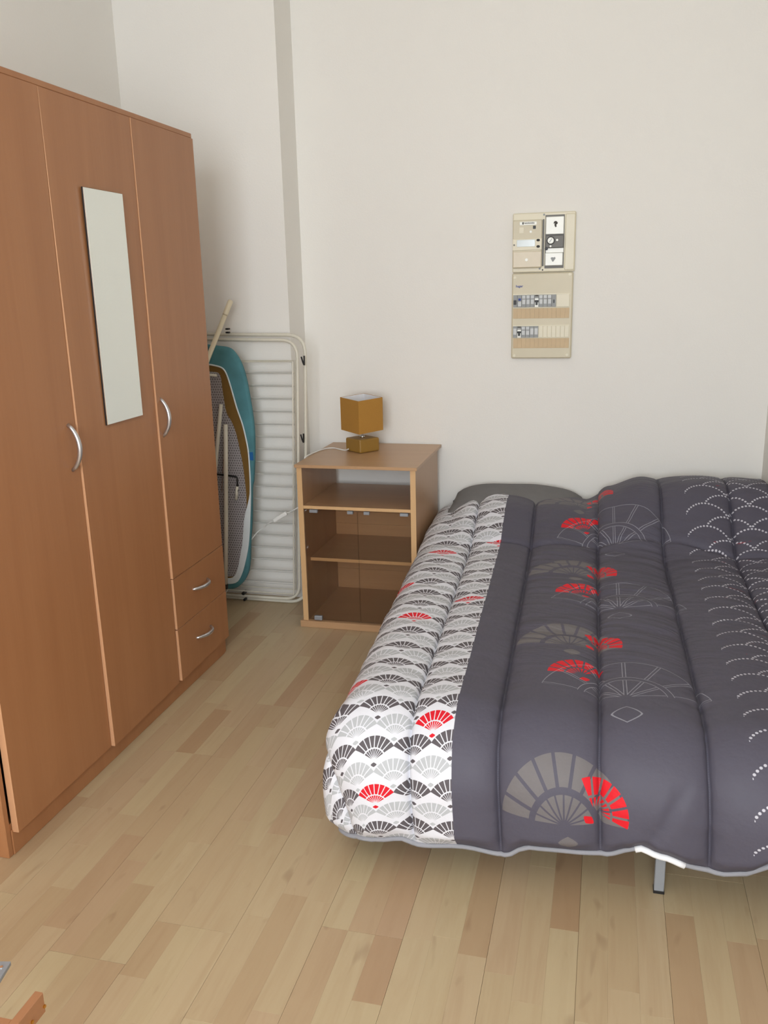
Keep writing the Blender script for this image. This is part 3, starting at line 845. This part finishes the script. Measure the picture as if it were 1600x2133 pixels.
# ---- printed cotton
def duvet_mat():
    M, nt, bs = new_mat('fan_print_cotton')
    uvn = nt.nodes.new('ShaderNodeUVMap'); uvn.uv_map = 'UVMap'
    sp = nt.nodes.new('ShaderNodeSeparateXYZ'); nt.links.new(uvn.outputs[0], sp.inputs[0])
    u = E(nt, sp.outputs[0]); v = E(nt, sp.outputs[1])
    def fan(x, y, r, th, n, g1, g2, inner=True, ri=.50, ro=.56, off=0.0):
        """folding fan with its pivot at 0,0 opening to +y; returns mask"""
        rad = (x * x + y * y).sqrt(); ang = x.atan2(y)
        st = 2 * th / n
        t = ang / st + off
        d = (t - t.round()).abs() * st * rad
        outer = (rad < r) * (rad > r * ro) * (ang.abs() < th) * (d > g1 / 2)
        if not inner: return outer
        st2 = 2 * th / (n + 1)
        t2 = ang / st2 + .5 * ((n + 1) % 2)
        d2 = (t2 - t2.round()).abs() * st2 * rad
        inn = (rad < r * ri) * (ang.abs() < th * .98) * (d2 > g2 / 2)
        return outer.max(inn)
    def leaf(x, y, cy, a, b):
        return ((x.abs() / a + ((y - cy).abs() / b).pow(1.5)) < 1.0)
    # -- white band with rows of small fans
    v0_ = v; v = v - (u + .41) * .15
    v = v + (v - 1.95).min(0.0) * .13
    Wd, Pp = FAN_W, FAN_P
    def lattice(u0, v0):
        cu = (u - u0) / Wd; cv = (v - v0) / (2 * Pp)
        iu = cu.floor(); iv = cv.floor()
        x = (cu - iu - .5) * Wd; y = (cv - iv) * (2 * Pp) - .30 * Pp
        m_ = fan(x, y, .60 * Wd, 1.03, 8, .0022, .0013, ri=.47, ro=.53).max(leaf(x, y, -.0085, .0072, .0052))
        return m_, iu, iv
    mA, iuA, ivA = lattice(FAN_U0, FAN_V0)
    mB, iuB, ivB = lattice(FAN_U0 + Wd / 2, FAN_V0 + Pp)
    def pick(iu, iv, cells):
        s_ = None
        for a, b in cells:
            t_ = iu.near(a) * iv.near(b)
            s_ = t_ if s_ is None else s_.max(t_)
        return s_ if s_ is not None else E(nt, 0.0)._m('ADD', 0.0)
    white = lin((220, 220, 227)); dark = lin((92, 86, 90)); light = lin((180, 182, 186)); red = lin((214, 28, 44))
    grey = lin((84, 81, 93))
    col = mix(nt, mB * .0 + mB, white, mix(nt, pick(iuB, ivB, RED_B), light, red))
    col = mix(nt, mA, col, mix(nt, pick(iuA, ivA, RED_A), dark, red))
    v = v0_
    # -- grey field
    Pv = BIG_P
    def cell(v0): return (v - v0).fmod(Pv)
    g = None
    field = grey
    # large taupe fan
    yy = cell(BIG_V0)
    fm = fan(u - BIG_U0, yy - BIG_DY, BIG_R, 1.53, 9, .008, .004, ri=.46, ro=.56, off=.5)
    fm = fm.max(leaf((u - BIG_U0 - .008), yy - BIG_DY, -.045, .022, .018))
    field = mix(nt, fm, field, lin((112, 107, 108)))
    def rot_fan(u0, dy, r, ang, th, n):
        x = u - u0; y = yy - dy
        c, s_ = math.cos(ang), math.sin(ang)
        return x * c - y * s_, x * s_ + y * c
    for (u0, dy, r, ang, th, n) in RED_FANS:
        x, y = rot_fan(u0, dy, r, ang, th, n)
        fm = fan(x, y, r, th, n, .005, .004, ri=.45, ro=.52, off=.5 * (n % 2)).max(leaf(x, y, -.020, .014, .010))
        field = mix(nt, fm, field, lin((214, 30, 42)))
    # fine outline fan
    x = u - LINE_U; y = yy - LINE_DY
    rad = (x * x + y * y).sqrt(); ang = x.atan2(y)
    r = .205; th = 1.36; n = 6; st = 2 * th / n; lw = .0010
    t = ang / st + .5 * (n % 2)
    d = ((t - t.round()).abs() * st * rad - .004).abs()
    ins = ang.abs() < th + .02
    rays = (d < lw) * ((rad > r * .58) * (rad < r) + (rad < r * .48)).min(1.0)
    arcs = ((rad - r).abs() < lw).max((rad - r * .57).abs() < lw).max((rad - r * .49).abs() < lw)
    lf = ((x.abs() / .034 + ((y + .070).abs() / .026).pow(1.4)) - 1.0).abs() < .07
    fm = (rays.max(arcs) * ins).max(lf)
    field = mix(nt, fm * .55, field, lin((176, 176, 184)))
    # dotted scallops
    SWd, SP = .140, .0465
    v = v + (v - 1.95).min(0.0) * .3
    du0 = DOT_U
    rowf = (v / SP).floor()
    def scallop(k):
        """arc belonging to the row k below the present one"""
        row = rowf - k
        odd = row.fmod(2.0)
        cu = (u - du0 - odd * SWd / 2) / SWd
        ic = cu.floor()
        x_ = (cu - ic - .5) * SWd; y_ = v - row * SP
        Rr = .078; cy_ = -.022
        rad_ = (x_ * x_ + (y_ - cy_) * (y_ - cy_)).sqrt(); an = x_.atan2(y_ - cy_)
        st_ = .0112 / Rr
        q = an / st_
        dx = (q - q.round()) * st_ * Rr; dr = rad_ - Rr
        dot = (dx * dx + dr * dr).sqrt() < .0035
        return dot * (an.abs() < 1.16) * (y_ > -.004) * (ic > -.5)
    dm = scallop(0).max(scallop(1))
    field = mix(nt, dm, field, lin((196, 194, 202)))
    rn = ntex(nt, None, 1)
    cmb = nt.nodes.new('ShaderNodeCombineXYZ'); nt.links.new((u * 9).v, cmb.inputs[0]); nt.links.new((v * 22).v, cmb.inputs[1])
    nt.links.new(cmb.outputs[0], rn.v.node.inputs['Vector']); rn.v.node.inputs['Scale'].default_value = 1.6
    field = mix(nt, (rn > .70) * (u > DOT_U + .06) * .55, field, lin((150, 34, 48)))
    final = mix(nt, u < COL_U, field, col)
    # seam thread
    th_ = None
    for s_ in SE[1:-1]:
        q = (u - s_).abs() < .0009
        th_ = q if th_ is None else th_.max(q)
    final = mix(nt, th_ * ((v / .007).fmod(1.0) < .55) * (u > COL_U) * .12, final, lin((150, 148, 156)))
    nt.links.new(final, bs.inputs['Base Color'])
    bs.inputs['Roughness'].default_value = 0.55
    bs.inputs['Specular IOR Level'].default_value = 0.25
    tcv = coords(nt)
    nb = ntex(nt, tcv, 24, 3, .55); nb2 = ntex(nt, tcv, 900, 1)
    wr = ntex(nt, None, 1, 3, .55, .6)
    cw = nt.nodes.new('ShaderNodeCombineXYZ'); nt.links.new((u * 7.0).v, cw.inputs[0]); nt.links.new(((v + u * .22) * 46.0).v, cw.inputs[1])
    nt.links.new(cw.outputs[0], wr.v.node.inputs['Vector'])
    msk = ((v - 2.05) * 5.0).clamp() * ((u + .24) * 14.0).clamp() * (1.0 - ((u - .24) * 12.0).clamp() * .65)
    bump(nt, bs, nb * .8 + nb2 * .06 + wr * msk * 1.5, .55, .007)
    return M
FAN_W, FAN_P, FAN_U0, FAN_V0 = .092, .0535, -.460, 1.753
RED_A, RED_B = [(-1, -1), (-2, 2), (-1, 6), (-2, 9), (-1, 12), (1, 13)], [(0, 0), (0, 7)]
COL_U = -.318
BIG_P, BIG_V0, BIG_U0, BIG_DY = .605, 1.625, -.062, .062
RED_FANS = [(.006, .092, .074, .74, 1.17, 7), (-.028, .492, .085, -.42, 1.17, 7)]
LINE_U, LINE_DY = .078, .38
DOT_U = .338
BIG_R = .142
#PRINT_PARAMS
duv = link('duvet', bm, duvet_mat())
duv.modifiers.new('thickness', 'SOLIDIFY').thickness = .010
duv.modifiers['thickness'].offset = -1
tag(duv, 'quilted duvet with grey field and white fan-print border spread over the bed', 'duvet')
link('hem_lining', tb([p + Vector((0, 0, -.003)) for p in hem_path[::2]], .0065, 8), M_piping, duv, True)
tg = [PT[0][i] for i in range(nc) if .085 < G[0][i][0] < .205]
if len(tg) > 3:
    link('white_hem_patch', tb([p + Vector((0, -.003, -.004)) for p in tg], .0078, 8), M_tag, duv, True)

def pillow(x0, x1, y0, y1, z0, z1, label, rz=0.0):
    bm = bmesh.new(); n = 22; top = []; bot = []
    for j in range(n + 1):
        rt, rb_ = [], []
        for i in range(n + 1):
            a, b = i / n * 2 - 1, j / n * 2 - 1
            tl = (.45 + .55 * (b + 1) / 2); e = (1 - abs(a) ** 3.2) * (1 - abs(b) ** 3.2)
            h = max(e, 0) ** .5
            sx = 1 - .06 * (1 - abs(a) ** 2) * (abs(b) ** 4); sy = 1 - .05 * (1 - abs(b) ** 2) * abs(a) ** 4
            x = (x0 + x1) / 2 + a * (x1 - x0) / 2 * sy; y = (y0 + y1) / 2 + b * (y1 - y0) / 2 * sx
            zm = (z0 + z1) / 2 - (z1 - z0) * .18; w_ = noise.noise(Vector((x * 7, y * 7, 2))) * .006 * h
            vt = bm.verts.new((x, y, zm + h * (z1 - zm) * tl + w_)); rt.append(vt)
            rb_.append(vt if i in (0, n) or j in (0, n) else bm.verts.new((x, y, zm - h * (zm - z0))))
        top.append(rt); bot.append(rb_)
    for j in range(n):
        for i in range(n):
            bm.faces.new((top[j][i], top[j][i + 1], top[j + 1][i + 1], top[j + 1][i]))
            q = (bot[j][i], bot[j + 1][i], bot[j + 1][i + 1], bot[j][i + 1])
            if len(set(q)) == 4: bm.faces.new(q)
    o = link('pillow', bm, M_pillow, None, True)
    return tag(o, label, 'pillow', 'pillows at the head of the bed')
pillow(-.662, -.055, 3.50, 3.830, .388, .578, 'left grey pillow showing behind the white fan border by the cabinet')
pillow(-.055, .600, 3.46, 3.828, .388, .590, 'right grey pillow mostly covered by the raised grey part of the duvet')

# ------------------------------------------------------------------ corner of a wooden frame near the camera
S = thing('wooden_frame', (-.95, .80, 0), 'corner of a low wooden frame with grey metal bar at lower left', 'furniture')
link('rail', bx((-.868, .50, .262), (-.853, 1.000, .300), .001, 1), M_frame_w, S)
link('cross_rail', bx((-1.20, .925, .262), (-.8685, .943, .298), .001, 1), M_frame_w, S)
link('rail', bx((-1.216, .50, .262), (-1.2005, 1.000, .300), .001, 1), M_frame_w, S)
link('cross_rail', bx((-1.20, .52, .262), (-.8685, .538, .298), .001, 1), M_frame_w, S)
for x, y in ((-.8765, .55), (-1.20, .55), (-1.20, .88), (-.8765, .80)):
    link('leg', bx((x, y, 0), (x + .022, y + .03, .262), .001, 1), M_frame_w, S)
br_ = link('metal_bracket', bx((-.010, -.045, -.004), (.010, .045, .004), .001, 1, rot=Matrix.Translation((-.944, .995, .303)) @ Matrix.Rotation(math.radians(12), 4, 'Z')), M_grey_metal, S)
for t_ in (.03, .005): link('rivet', tb([(-.944 - t_ * .2, .995 + t_, .306), (-.944 - t_ * .2, .995 + t_, .3085)], .003, 8), M_chrome, br_)
for y in (.997, .965): link('brass_pin', tb([(-.8535, y, .275), (-.8505, y, .275)], .003, 8), M_brass, S)
